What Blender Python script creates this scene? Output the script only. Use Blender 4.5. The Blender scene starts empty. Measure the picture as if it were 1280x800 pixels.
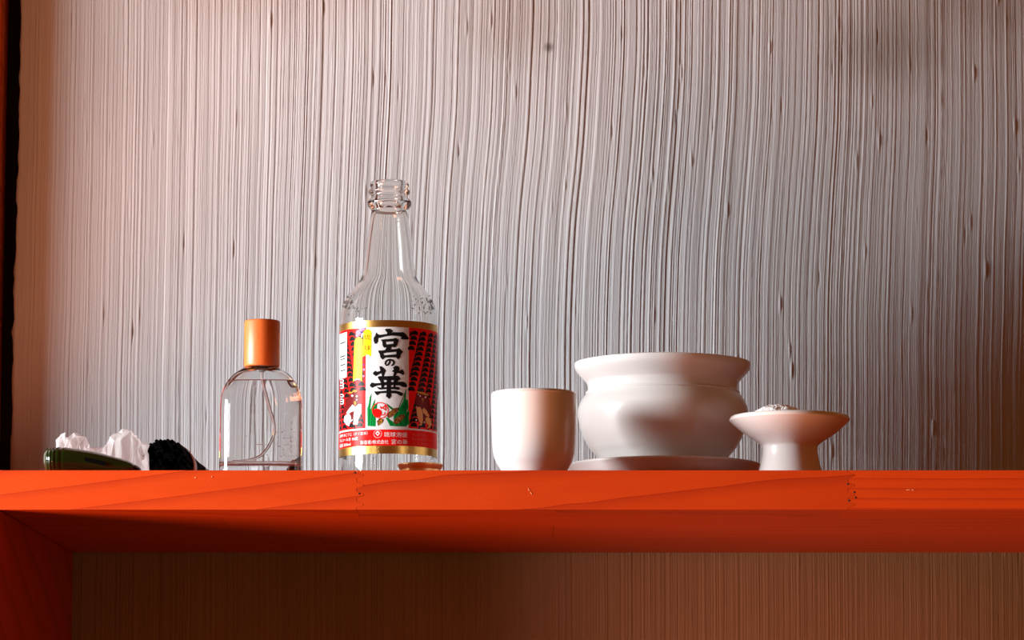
import bpy, bmesh, math, random
import numpy as np
from mathutils import Vector
from mathutils.geometry import tessellate_polygon

random.seed(7)
rng = np.random.default_rng(11)
scene = bpy.context.scene
COL = scene.collection

# ------------------------------------------------------------------ camera
F = 4450.0                                   # focal length in pixels (1280 wide)
PITCH = math.atan(610.0 / F)
CAM = Vector((0.0, -2.0, -0.1886))
cam_d = bpy.data.cameras.new('camera')
cam_d.sensor_fit = 'HORIZONTAL'; cam_d.sensor_width = 36.0
cam_d.lens = F * 36.0 / 1280.0
cam_d.clip_start = 0.05; cam_d.clip_end = 50
cam = bpy.data.objects.new('camera', cam_d); COL.objects.link(cam)
cam.location = CAM
cam.rotation_euler = (math.pi / 2 + PITCH, 0, 0)
scene.camera = cam

# ------------------------------------------------------------------ world, assumed window light, added warm fill, exposure
world = bpy.data.worlds.new('room'); scene.world = world
world.use_nodes = True
wb = world.node_tree.nodes['Background']
wb.inputs[0].default_value = (1.0, 0.29, 0.06, 1)
wb.inputs[1].default_value = 0.15

def area(name, loc, target, w, h, power, color):
    d = bpy.data.lights.new(name, 'AREA'); d.shape = 'RECTANGLE'
    d.size = w; d.size_y = h; d.energy = power; d.color = color
    o = bpy.data.objects.new(name, d); COL.objects.link(o)
    o.location = loc
    o.rotation_euler = (Vector(target) - Vector(loc)).to_track_quat('-Z', 'Y').to_euler()
    return o
area('assumed_window_light', (-1.24, -0.25, 0.17), (0.0, 0.10, 0.08), 0.42, 0.29, 41.0, (0.96, 0.985, 1.0))  # area light for an assumed window, out of view at left
area('assumed_low_warm_fill', (-1.75, -1.0, -1.0), (0.0, 0.0, -0.1), 1.1, 1.0, 66.0, (1.0, 0.35, 0.17))  # assumed warm light from low front left, added as fill; no floor is built

vs = scene.view_settings
scene.display_settings.display_device = 'sRGB'
vs.view_transform = 'Standard'; vs.look = 'None'
vs.exposure = 0.0; vs.gamma = 1.0; vs.use_curve_mapping = False

# ------------------------------------------------------------------ helpers
FW = Vector((0, math.cos(PITCH), math.sin(PITCH)))
UP = Vector((0, -math.sin(PITCH), math.cos(PITCH)))
def ray(px, py):
    return FW * F + Vector((1, 0, 0)) * (px - 640.0) + UP * (400.0 - py)
def at(px, py, y):
    d = ray(px, py); return CAM + d * ((y - CAM.y) / d.y)
def scale_at(py, y):
    return (at(641, py, y) - at(640, py, y)).x
def tag(o, label=None, cat=None, group=None, kind=None):
    if label: o['label'] = label
    if cat: o['category'] = cat
    if group: o['group'] = group
    if kind: o['kind'] = kind
    return o
def empty(name, loc=(0, 0, 0)):
    o = bpy.data.objects.new(name, None); COL.objects.link(o); o.location = loc
    o.empty_display_size = 0.01
    return o
def link(name, me, mat, parent=None, smooth=False):
    if mat: 
        if not me.materials: me.materials.append(mat)
    if smooth:
        me.polygons.foreach_set('use_smooth', [True] * len(me.polygons)); me.update()
    o = bpy.data.objects.new(name, me); COL.objects.link(o)
    if parent: o.parent = parent
    return o
def mesh_of(bm, recalc=True):
    if recalc: bmesh.ops.recalc_face_normals(bm, faces=bm.faces)
    me = bpy.data.meshes.new('m'); bm.to_mesh(me); bm.free(); return me
def lathe(profile, n=96, closed=False):
    """profile: list of (r, z); r==0 ends become poles. closed joins last to first."""
    bm = bmesh.new(); rings = []
    for r, z in profile:
        if r < 1e-7: rings.append([bm.verts.new((0, 0, z))])
        else: rings.append([bm.verts.new((r * math.cos(2 * math.pi * i / n), r * math.sin(2 * math.pi * i / n), z)) for i in range(n)])
    pairs = list(zip(rings, rings[1:]))
    if closed: pairs.append((rings[-1], rings[0]))
    for a, b in pairs:
        for i in range(n):
            j = (i + 1) % n
            if len(a) == 1 and len(b) == 1: continue
            if len(a) == 1: bm.faces.new((a[0], b[i], b[j]))
            elif len(b) == 1: bm.faces.new((a[i], a[j], b[0]))
            else: bm.faces.new((a[i], a[j], b[j], b[i]))
    return mesh_of(bm)
def smooth_profile(pts, k=4):
    """Catmull-Rom through (r, z) points."""
    out = []
    P = [pts[0]] + list(pts) + [pts[-1]]
    for i in range(1, len(P) - 2):
        p0, p1, p2, p3 = P[i - 1], P[i], P[i + 1], P[i + 2]
        for s in range(k):
            t = s / k
            out.append(tuple(0.5 * (2 * b + (c - a) * t + (2 * a - 5 * b + 4 * c - d) * t * t + (3 * b - a - 3 * c + d) * t ** 3)
                             for a, b, c, d in zip(p0, p1, p2, p3)))
    out.append(pts[-1])
    return [(max(r, 0.0), z) for r, z in out]
def tube(pts, r, n=10):
    bm = bmesh.new(); rings = []
    for i, p in enumerate(pts):
        p = Vector(p)
        t = (Vector(pts[min(i + 1, len(pts) - 1)]) - Vector(pts[max(i - 1, 0)])).normalized()
        a = t.orthogonal().normalized() if abs(t.y) > 0.9 else t.cross(Vector((0, 1, 0))).normalized()
        b = t.cross(a)
        rings.append([bm.verts.new(p + (a * math.cos(2 * math.pi * k / n) + b * math.sin(2 * math.pi * k / n)) * r) for k in range(n)])
    for A, B in zip(rings, rings[1:]):
        for k in range(n): bm.faces.new((A[k], A[(k + 1) % n], B[(k + 1) % n], B[k]))
    bm.faces.new(rings[0]); bm.faces.new(list(reversed(rings[-1])))
    return mesh_of(bm)
def box_mesh(x0, x1, y0, y1, z0, z1, bevel=0.0):
    bm = bmesh.new(); bmesh.ops.create_cube(bm, size=1)
    for v in bm.verts:
        v.co = Vector(((x0 + x1) / 2 + v.co.x * (x1 - x0), (y0 + y1) / 2 + v.co.y * (y1 - y0), (z0 + z1) / 2 + v.co.z * (z1 - z0)))
    if bevel: bmesh.ops.bevel(bm, geom=bm.edges[:], offset=bevel, segments=2, affect='EDGES')
    return mesh_of(bm)

# ------------------------------------------------------------------ materials
class NT:
    def __init__(s, name):
        s.m = bpy.data.materials.new(name); s.m.use_nodes = True
        s.t = s.m.node_tree; s.b = s.t.nodes['Principled BSDF']
    def n(s, kind, **kw):
        nd = s.t.nodes.new(kind)
        for k, v in kw.items(): setattr(nd, k, v)
        return nd
    def l(s, a, b): s.t.links.new(a, b)
    def math(s, op, a, b=None, c=None, clamp=False):
        nd = s.n('ShaderNodeMath', operation=op); nd.use_clamp = clamp
        for i, v in enumerate((a, b, c)):
            if v is None: continue
            if isinstance(v, (int, float)): nd.inputs[i].default_value = v
            else: s.l(v, nd.inputs[i])
        return nd.outputs[0]
    def mix(s, fac, a, b, blend='MIX'):
        nd = s.n('ShaderNodeMix', data_type='RGBA', blend_type=blend)
        if isinstance(fac, (int, float)): nd.inputs[0].default_value = fac
        else: s.l(fac, nd.inputs[0])
        for i, v in ((6, a), (7, b)):
            if isinstance(v, tuple): nd.inputs[i].default_value = v + (1,) if len(v) == 3 else v
            else: s.l(v, nd.inputs[i])
        return nd.outputs[2]
    def ramp(s, fac, stops):
        nd = s.n('ShaderNodeValToRGB'); s.l(fac, nd.inputs[0])
        el = nd.color_ramp.elements
        while len(el) < len(stops): el.new(0.5)
        for e, (p, c) in zip(el, stops): e.position = p; e.color = c + (1,) if len(c) == 3 else c
        return nd.outputs[0]
    def noise(s, vec, scale, detail=4, rough=0.55, dist=0.0):
        nd = s.n('ShaderNodeTexNoise'); nd.inputs['Scale'].default_value = scale
        nd.inputs['Detail'].default_value = detail; nd.inputs['Roughness'].default_value = rough
        nd.inputs['Distortion'].default_value = dist
        if vec is not None: s.l(vec, nd.inputs['Vector'])
        return nd.outputs['Fac']
    def mapping(s, vec, scale=(1, 1, 1), loc=(0, 0, 0), rot=(0, 0, 0)):
        nd = s.n('ShaderNodeMapping'); s.l(vec, nd.inputs[0])
        nd.inputs['Scale'].default_value = scale; nd.inputs['Location'].default_value = loc; nd.inputs['Rotation'].default_value = rot
        return nd.outputs[0]
    def bump(s, h, strength, dist):
        nd = s.n('ShaderNodeBump'); nd.inputs['Strength'].default_value = strength; nd.inputs['Distance'].default_value = dist
        s.l(h, nd.inputs['Height']); s.l(nd.outputs[0], s.b.inputs['Normal'])
    def set(s, **kw):
        names = dict(color='Base Color', rough='Roughness', metal='Metallic', ior='IOR', trans='Transmission Weight',
                     coat='Coat Weight', coat_rough='Coat Roughness', alpha='Alpha', spec='Specular IOR Level', sss='Subsurface Weight')
        for k, v in kw.items():
            i = s.b.inputs[names[k]]
            if isinstance(v, (int, float)): i.default_value = v
            elif isinstance(v, tuple): i.default_value = v + (1,)
            else: s.l(v, i)
        return s
    def objco(s): return s.n('ShaderNodeTexCoord').outputs['Object']
    def pos(s): return s.n('ShaderNodeNewGeometry').outputs['Position']

def plain(name, color, rough=0.5, var=0.06, scale=300.0, **kw):
    t = NT(name); o = t.objco()
    f = t.noise(o, scale, 3)
    t.set(color=t.mix(f, tuple(max(c * (1 - var), 0) for c in color), tuple(min(c * (1 + var), 1) for c in color)), rough=rough, **kw)
    return t.m
def glass(name, color=(1, 1, 1), ior=1.5, rough=0.0):
    t = NT(name); t.set(color=color, rough=rough, ior=ior, trans=1.0)
    return t.m

def plaster_material():
    t = NT('combed_plaster'); p = t.pos()
    streak = t.noise(t.mapping(p, (420, 1, 6)), 1.0, 4, 0.6)
    blotch = t.noise(t.mapping(p, (1, 1, 0.7)), 9.0, 4, 0.55, 0.6)
    base = t.mix(t.math('MULTIPLY_ADD', streak, 0.55, t.math('MULTIPLY', blotch, 0.45)), (0.315, 0.315, 0.325), (0.565, 0.585, 0.605))
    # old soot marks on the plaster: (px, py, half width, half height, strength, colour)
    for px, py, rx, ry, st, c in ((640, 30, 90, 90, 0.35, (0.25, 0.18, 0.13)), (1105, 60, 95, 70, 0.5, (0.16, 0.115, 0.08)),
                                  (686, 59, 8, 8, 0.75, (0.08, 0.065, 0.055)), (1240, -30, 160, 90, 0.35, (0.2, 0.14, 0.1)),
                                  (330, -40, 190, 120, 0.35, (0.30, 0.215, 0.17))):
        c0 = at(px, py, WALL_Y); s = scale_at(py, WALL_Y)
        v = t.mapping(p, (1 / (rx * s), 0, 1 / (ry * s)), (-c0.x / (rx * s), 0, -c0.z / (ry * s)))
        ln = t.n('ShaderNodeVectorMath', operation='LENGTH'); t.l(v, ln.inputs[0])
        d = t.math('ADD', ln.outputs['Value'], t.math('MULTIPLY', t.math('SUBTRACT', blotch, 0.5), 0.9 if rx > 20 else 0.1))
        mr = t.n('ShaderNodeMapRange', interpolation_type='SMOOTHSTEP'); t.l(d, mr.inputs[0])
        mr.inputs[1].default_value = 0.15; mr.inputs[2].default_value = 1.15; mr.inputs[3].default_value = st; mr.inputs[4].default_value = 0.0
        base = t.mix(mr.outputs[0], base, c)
    t.set(color=base, rough=0.85, spec=0.25)
    g = t.math('ADD', t.noise(p, 1500, 3), t.math('MULTIPLY', t.noise(t.mapping(p, (2600, 1, 60)), 1.0, 2), 1.3))
    t.bump(g, 0.5, 0.0004)
    return t.m

def wood_material(name, dark, light, line, slope=0.0, period=0.009, phase=0.0, wob=0.004, stretch=8.0, rough=0.42, linew=0.35):
    """softwood board: growth lines z = slope*x with a soft wobble, fibres along x"""
    t = NT(name); p = t.pos()
    info = t.n('ShaderNodeObjectInfo').outputs['Random']
    sep = t.n('ShaderNodeSeparateXYZ'); t.l(p, sep.inputs[0])
    x, y, z = sep.outputs
    fib = t.noise(t.mapping(p, (60, 900, 900)), 1.0, 3, 0.6)
    mott = t.noise(t.mapping(p, (14, 60, 60)), 1.0, 4, 0.6, 0.4)
    w = t.noise(t.mapping(p, (stretch, 20, 12), (phase * 7, phase * 3, 0)), 1.0, 2, 0.5)
    u = t.math('ADD', z, t.math('MULTIPLY', x, slope))
    u = t.math('ADD', u, t.math('MULTIPLY', y, 0.31))
    u = t.math('ADD', u, t.math('MULTIPLY', w, wob * 2))
    fr = t.math('FRACT', t.math('MULTIPLY_ADD', u, 1 / period, t.math('ADD', t.math('MULTIPLY', info, 3.7), phase)))
    ln = t.ramp(fr, [(0.0, (0, 0, 0)), (1 - linew, (0.08,) * 3), (0.955, (0.55,) * 3), (0.985, (1, 1, 1)), (1.0, (0, 0, 0))])
    c = t.mix(t.math('MULTIPLY_ADD', fib, 0.3, t.math('MULTIPLY', mott, 0.75), clamp=True), dark, light)
    c = t.mix(t.math('MULTIPLY', ln, 0.75), c, line)
    hsv = t.n('ShaderNodeHueSaturation'); t.l(c, hsv.inputs['Color'])
    t.l(t.math('MULTIPLY_ADD', info, 0.16, 0.92), hsv.inputs['Value'])
    t.set(color=hsv.outputs[0], rough=rough, spec=0.35)
    t.bump(t.math('ADD', fib, t.math('MULTIPLY', t.noise(p, 900, 2), 0.7)), 0.16, 0.0004)
    return t.m

def ceramic(name, c=(0.80, 0.785, 0.77)):
    t = NT(name); o = t.objco()
    f = t.noise(o, 60, 3)
    t.set(color=t.mix(f, tuple(v * 0.97 for v in c), c), rough=0.25, ior=1.5, spec=0.45, coat=0.3, coat_rough=0.05)
    t.bump(t.noise(o, 35, 2), 0.02, 0.002)
    return t.m

# ------------------------------------------------------------------ setting
WALL_Y = 0.342
SHELF_T = 0.0222

def build_wall():
    x_left_top = at(26, 0, WALL_Y).x; x_left_bot = at(12, 588, WALL_Y).x
    X0, X1, Z0, Z1 = min(x_left_top, x_left_bot) - 0.003, 0.56, -0.28, 0.56
    # one dimensional comb profile, in metres
    dx = 0.0001; L = X1 - X0 + 0.3; n = int(L / dx)
    def comb(seed):
        r = np.random.default_rng(seed); prof = np.zeros(n); i = 0
        while i < n:
            w = int(np.clip(r.lognormal(math.log(0.0013), 0.62), 0.0006, 0.0060) / dx)
            lev = r.normal(0, 0.00010); tilt = r.normal(0, 0.00005)
            dep = 0.00005 + r.exponential(0.00013) + (0.00050 if r.random() < 0.085 else 0)
            k = np.linspace(-1, 1, w + 1)[:-1]
            ridge = lev + tilt * k + dep * (1 - np.abs(k) ** r.choice([3.0, 5.0, 9.0])) - dep * 0.75
            m = min(w, n - i); prof[i:i + m] = ridge[:m]; i += w
        ker = np.hanning(5); ker /= ker.sum()
        return np.convolve(prof, ker, 'same')
    pa, pb = comb(3), comb(29)
    fine = np.convolve(rng.normal(0, 1, n), np.hanning(6) / np.hanning(6).sum(), 'same') * 0.00006
    nx = int((X1 - X0) / 0.00034); nz = 190
    xs = np.linspace(X0, X1, nx); zs = np.linspace(Z0, Z1, nz)
    XX, ZZ = np.meshgrid(xs, zs)
    def snoise(fx, fz, seed):
        r = np.random.default_rng(seed); out = np.zeros_like(XX)
        for _ in range(7):
            a, b, c = r.normal(0, fx), r.normal(0, fz), r.uniform(0, 6.28)
            out += np.sin(a * XX + b * ZZ + c)
        return out / 3.0
    ptop, pmid = at(640, 90, WALL_Y).z, at(640, 330, WALL_Y).z
    sig = 1 / (1 + np.exp(-(ZZ - (ptop * 0.45 + pmid * 0.55)) / 0.035))
    px = 640 + XX * F / 2.34
    lean = np.clip((px - 260) / 420, 0, 1) * np.clip((1500 - px) / 500, 0.45, 1)
    warp = -0.0125 * lean * sig + 0.0011 * snoise(7, 9, 5) + 0.00022 * snoise(30, 45, 6)
    src = XX + warp - X0 + 0.1
    idx = np.arange(n) * dx
    A = np.interp(src.ravel(), idx, pa).reshape(src.shape)
    B = np.interp(src.ravel(), idx, pb).reshape(src.shape)
    Fi = np.interp(src.ravel(), idx, fine).reshape(src.shape)
    m = 1 / (1 + np.exp(-3.0 * snoise(14, 9, 8)))
    amp = 0.62 + 0.75 * np.clip((px - 60) / 240, 0, 1) * np.clip((1230 - px) / 330, 0.35, 1)
    low = np.clip((0.235 - ZZ) / 0.19, 0, 1) * (ZZ > -0.03)
    amp = amp * (1 - 0.55 * np.clip((px - 800) / 260, 0, 1) * low)
    h = (A * (0.5 + 0.5 * m) + B * (0.85 - 0.55 * m)) * amp + Fi
    h += 0.0009 * snoise(9, 7, 12)
    # added bow that darkens the wall towards the right, most near the shelf
    wz = np.clip((0.235 - ZZ) / 0.19, 0, 1); wz = 0.46 + 0.54 * wz * wz * (3 - 2 * wz)
    xr = np.clip((XX - 0.075) / 0.275, 0, None)
    h -= wz * math.tan(math.radians(25)) * 0.275 * np.where(xr < 1, xr ** 2 / 2, xr - 0.5)
    # crumbs dragged along by the comb
    for _ in range(420):
        cx, cz = rng.uniform(X0 + 0.02, X1), rng.uniform(Z0, Z1)
        i = int((cx - X0) / (X1 - X0) * nx); j = int((cz - Z0) / (Z1 - Z0) * nz)
        h[max(j - 1, 0):j + 1, max(i - 2, 0):i + 2] += rng.uniform(0.0001, 0.0005) * (1 if rng.random() < .6 else -1)
    # ragged left edge
    zl = (zs - at(12, 588, WALL_Y).z) / (at(26, 0, WALL_Y).z - at(12, 588, WALL_Y).z)
    edge = x_left_bot + (x_left_top - x_left_bot) * zl
    edge = edge + np.convolve(rng.normal(0, 0.0007, nz), np.hanning(4) / 2, 'same') + 0.0004 * np.sin(zs * 33)
    EX = np.maximum(XX, edge[:, None])
    near = np.clip((XX - edge[:, None]) / 0.006, 0, 1)
    YY = WALL_Y - h + (1 - near) ** 2 * 0.003
    co = np.stack([EX, YY, ZZ], -1).reshape(-1, 3)
    back = np.stack([edge + 0.0005, np.full(nz, WALL_Y + 0.012), zs], -1)
    co = np.concatenate([co, back])
    ii = (np.arange(nz - 1)[:, None] * nx + np.arange(nx - 1)[None, :]).ravel()
    fa = np.stack([ii, ii + 1, ii + nx + 1, ii + nx], -1)
    b0 = nx * nz + np.arange(nz - 1); f0 = np.arange(nz - 1) * nx
    fb = np.stack([b0, f0, f0 + nx, b0 + 1], -1)
    fa = np.concatenate([fa, fb])
    me = bpy.data.meshes.new('m')
    me.vertices.add(len(co)); me.vertices.foreach_set('co', co.ravel())
    me.loops.add(len(fa) * 4); me.loops.foreach_set('vertex_index', fa.ravel().astype(np.int32))
    me.polygons.add(len(fa)); me.polygons.foreach_set('loop_start', np.arange(len(fa)) * 4)
    me.polygons.foreach_set('use_smooth', np.ones(len(fa), bool))
    me.update(calc_edges=True); me.validate()
    o = link('wall_back', me, plaster_material())
    tag(o, 'grey plaster wall combed in vertical grooves behind the shelf', kind='structure')
    return x_left_bot
xl = build_wall()

# dark gap beside the plaster, wooden post, near-black sheet painting the gap's shade
o = link('wall_backing', box_mesh(-0.75, -0.25, WALL_Y + 0.014, WALL_Y + 0.05, -0.75, 0.60),
         plain('gap_shade_black', (0.012, 0.013, 0.02), 0.9))
tag(o, 'near-black backing coloured for the shade in the gap beside the plaster', kind='structure')
xp = at(7.5, 0, WALL_Y).x
t_post = wood_material('post_wood', (0.42, 0.075, 0.012), (0.6, 0.12, 0.02), (0.3, 0.04, 0.008), slope=3, period=0.02)
o = link('trim_1', box_mesh(xp - 0.09, xp, WALL_Y - 0.012, WALL_Y + 0.014, 0.0, 0.60, 0.001), t_post)
tag(o, 'orange stained wooden post at the left edge of the wall', kind='structure')

o = link('light_blocker_left', box_mesh(-0.72, -0.4205, 0.240, WALL_Y + 0.014, -0.75, 0.60, 0.002), plain('blocker_grey', (0.42, 0.39, 0.385), 0.9, 0.1, 80))  # added out of view to cast soft shade along the wall's left edge
tag(o, 'unseen block added beyond the wooden post to shade the wall edge', kind='structure')

# ------------------------------------------------------------------ shelf
D, Lt, Ln = (0.52, 0.046, 0.003), (0.72, 0.090, 0.008), (0.30, 0.018, 0.003)
WOODS = [wood_material('shelf_wood_slanting', D, Lt, Ln, slope=-0.135, period=0.0135, phase=0.42, wob=0.0015, stretch=6),
         wood_material('shelf_wood_sweeping', D, Lt, Ln, slope=-0.10, period=0.021, phase=0.15, wob=0.011, stretch=9),
         wood_material('shelf_wood_straight', D, Lt, Ln, slope=0.0, period=0.0056, phase=0.3, wob=0.0012, stretch=5, linew=0.3),
         wood_material('shelf_wood_plain', D, Lt, Ln, slope=0.02, period=0.008, phase=0.7, wob=0.003, stretch=3)]
shelf = tag(empty('wooden_shelf', (0, 0, -SHELF_T)), 'orange stained wooden shelf of finger-jointed staves on an upright side board', 'shelf')
def stave(x0, x1, y0, y1, j0, j1, mat):
    """board piece with finger-jointed ends; j0/j1 tell whether an end is jointed"""
    T = SHELF_T; k = 4; tl = 0.0040; g = 0.00012
    def zig(x, first):
        pts = []
        for i in range(k):
            a, b = i / k * T, (i + 1) / k * T
            pts += [(x - tl / 2, a + T * 0.02), (x - tl / 2 + 0.0004, a + T * 0.05), (x + tl / 2, a + T * 0.105), (x + tl / 2, a + T * 0.145), (x - tl / 2 + 0.0004, a + T * 0.20)]
        return pts
    right = [(x - g, z) for x, z in zig(x1, 0)] if j1 else []
    left = [(x + g, z) for x, z in zig(x0, 1)] if j0 else []
    poly = [(x0 - (tl / 2 if j0 else 0) + g, 0), (x1 - (tl / 2 if j1 else 0) - g, 0)] + right + \
           [(x1 - (tl / 2 if j1 else 0) - g, T), (x0 - (tl / 2 if j0 else 0) + g, T)] + left[::-1]
    bm = bmesh.new()
    f = bm.faces.new([bm.verts.new((x, y0, z)) for x, z in poly])
    r = bmesh.ops.extrude_face_region(bm, geom=[f])
    bmesh.ops.translate(bm, verts=[v for v in r['geom'] if isinstance(v, bmesh.types.BMVert)], vec=(0, y1 - y0, 0))
    bmesh.ops.triangulate(bm, faces=[f for f in bm.faces if len(f.verts) > 4])
    return link('stave', mesh_of(bm), mat, shelf)
def sx(px): return at(px, 610, 0).x
XL, XR = -0.42, 0.50
rows = [(0.0, 0.052, [sx(450), sx(1064)], [0, 1, 2]),
        (0.052, 0.118, [sx(270), sx(1042)], [3, 2, 3]),
        (0.118, 0.20, [sx(700)], [2, 3]),
        (0.20, 0.27, [sx(380), sx(990)], [3, 3, 2]),
        (0.27, WALL_Y - 0.0025, [sx(640)], [3, 3])]
for y0, y1, cuts, ms in rows:
    xs = [XL] + cuts + [XR]
    for i in range(len(xs) - 1):
        stave(xs[i], xs[i + 1], y0 + (0.00006 if y0 else 0), y1 - 0.00006, i > 0, i < len(xs) - 2, WOODS[ms[i]])
xu = at(0, 640, 0.0).x
up_mat = wood_material('upright_wood', D, Lt, Ln, slope=2.5, period=0.03, phase=0.1, wob=0.01)
link('upright', box_mesh(xu - 0.022, xu, 0.0015, WALL_Y - 0.004, -0.75 + SHELF_T, -0.0002, 0.0006), up_mat, shelf)
hole_m = plain('pin_hole_black', (0.02, 0.008, 0.004), 0.8)
for px, py in ((1059.7, 605), (1067.8, 615.2), (1069.5, 622), (1061.5, 625.8), (443.5, 590.8), (449, 617)):
    p = at(px, py, 0)
    bm = bmesh.new(); bmesh.ops.create_uvsphere(bm, u_segments=10, v_segments=6, radius=0.0006)
    for v in bm.verts: v.co.y *= 0.3
    h = link('pin_hole', mesh_of(bm), hole_m, shelf, True); h.location = (p.x, 0.0, p.z + SHELF_T)
    h['label'] = 'tiny black hole in the front edge'
chip_m = plain('pale_chip', (0.9, 0.62, 0.35), 0.6)
for px, py, l, a in ((661, 612, 3, -60), (664, 616.5, 3, -55), (244, 597, 2, 20), (265, 596, 2, 60), (1135, 612.3, 4, 5), (1141, 612.5, 3, -8)):
    p = at(px, py, 0); s = scale_at(py, 0)
    c = link('paint_chip', box_mesh(-l * s / 2, l * s / 2, -0.0002, 0.0002, -0.35 * s, 0.35 * s), chip_m, shelf)
    c.location = (p.x, 0.0, p.z + SHELF_T); c.rotation_euler = (0, math.radians(-a), 0)

# ------------------------------------------------------------------ lathe things seen from the photo outline
def prof(cx, yy, pts):
    return [(h * scale_at(py, yy), at(cx, py, yy).z) for h, py in pts]
WHITE = ceramic('white_glaze')

# cup
CUPX, CUPY = 667.7, 0.050
c = at(CUPX, 540, CUPY)
o_ = prof(CUPX, CUPY, [(52.0, 560), (53.0, 540), (53.4, 515), (53.7, 495)])
zt = at(CUPX, 484.5, CUPY - 0.0245).z
s = scale_at(540, CUPY)
outer = [(0, 0.0016), (26 * s, 0.0016), (27 * s, 0.0), (31 * s, 0.0), (35 * s, 0.0008), (39.5 * s, 0.0030), (44 * s, 0.0066)] + \
        prof(CUPX, CUPY, [(47.6, 578), (50.2, 571), (51.6, 564), (52.4, 554)]) + o_[1:]
R = o_[-1][0]
outer += [(R, zt - 0.0016), (R - 0.0003, zt - 0.0006), (R - 0.0012, zt), (R - 0.0022, zt - 0.0005), (R - 0.0026, zt - 0.002)]
inner = [(r - 0.0026, max(z, 0.0)) for r, z in reversed(o_)] + [(44 * s, 0.011), (36 * s, 0.0065), (20 * s, 0.0052), (0, 0.005)]
me = lathe(smooth_profile(outer + inner, 3), 112)
cup = link('porcelain_cup', me, WHITE, None, True); cup.location = (c.x, CUPY, 0)
tag(cup, 'straight-sided white porcelain cup with rounded bottom, between the bottle and the bowl', 'cup')

# plate under the bowl
BX, BY = 828.5, 0.136
bx = at(BX, 520, BY).x
sp = scale_at(575, BY); RP = 121.5 * sp
zr = at(BX, 569.3, BY - RP + 0.001).z
pl = [(0, 0.0012), (0.033, 0.0012), (0.0335, 0.0), (0.0355, 0.0), (0.0365, 0.0016), (0.046, 0.0042), (RP - 0.0045, 0.0085), (RP - 0.0012, zr - 0.0030), (RP, zr - 0.0010),
      (RP - 0.0008, zr), (RP - 0.0024, zr - 0.0006), (RP - 0.0050, zr - 0.0045), (0.046, 0.0066), (0.038, 0.0048), (0.0, 0.0046)]
plate = link('porcelain_plate', lathe(smooth_profile(pl, 3), 128), WHITE, None, True); plate.location = (at(830, 575, BY).x, BY, 0)
tag(plate, 'shallow white porcelain plate lying under the big bowl', 'plate')

# incense bowl
b_out = prof(BX, BY, [(83, 570), (91, 561), (99.5, 546), (104.5, 531), (106.3, 516), (104.8, 507), (100.5, 499), (96.2, 493.2)])
ridge = prof(BX, BY, [(96.6, 492.0), (96.2, 490.6), (94.0, 489.6), (93.6, 485), (94.3, 480.2), (95.4, 478.0), (98.6, 474.6), (103.5, 469.4), (107.6, 464.2), (109.2, 461.0), (110.0, 457.5), (110.0, 454.5)])
zt = at(BX, 440, BY - 0.050).z
RB = ridge[-1][0]
foot = [(0, 0.0052), (0.0255, 0.0052), (0.0262, 0.0048), (0.0285, 0.0048), (0.0292, 0.0066), (0.0325, 0.0115)]
lip = [(RB - 0.0002, zt - 0.0025), (RB - 0.0016, zt - 0.0006), (RB - 0.0035, zt), (RB - 0.0055, zt - 0.0008), (RB - 0.0082, zt - 0.006)]
ins = [(RB - 0.0105, zt - 0.014), (RB - 0.0095, zt - 0.026), (0.0445, 0.046), (0.044, 0.034), (0.037, 0.018), (0.02, 0.0095), (0, 0.009)]
bowl_me = lathe(smooth_profile(foot + b_out + ridge + lip + ins, 3), 144)
bowl = empty('incense_bowl', (bx, BY, 0.0))
tag(bowl, 'large round-bellied white porcelain incense bowl with flared rim, on the plate', 'bowl')
link('bowl_body', bowl_me, WHITE, bowl, True)
ash = lathe([(0, 0.0475), (0.012, 0.0470), (0.028, 0.0458), (0.040, 0.0445), (0.0442, 0.0438), (0.0435, 0.040), (0, 0.040)], 48)
ash_o = link('ash_fill', ash, plain('ash_grey', (0.42, 0.40, 0.38), 0.95, 0.2), bowl, True)

# pedestal salt dish
SX, SY = 987.3, 0.066
c = at(SX, 550, SY); s = scale_at(550, SY)
zt = at(SX, 512.6, SY - 0.033).z
d_out = prof(SX, SY, [(39.0, 587.5), (37.2, 580), (35.4, 571), (34.6, 562), (35.2, 557.5), (38.5, 554.3), (45.5, 549.5), (53.5, 544.5), (61.5, 538.5), (69.5, 531.5), (73.8, 527)])
RD = 75.2 * s
dish_p = [(0, 0.012), (0.010, 0.010), (0.0165, 0.0015), (0.0175, 0.0), (0.0193, 0.0), (0.0196, 0.0012)] + d_out[0:] + \
         [(RD, zt - 0.0022), (RD - 0.0004, zt - 0.0009), (RD - 0.0014, zt), (RD - 0.0028, zt - 0.0008), (RD - 0.012, zt - 0.0066), (0.014, zt - 0.0110), (0, zt - 0.0120)]
dish = link('pedestal_dish', lathe(smooth_profile(dish_p, 3), 112), WHITE, None, True); dish.location = (c.x, SY, 0)
tag(dish, 'small white porcelain pedestal dish holding salt, right of the big bowl', 'dish')
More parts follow.
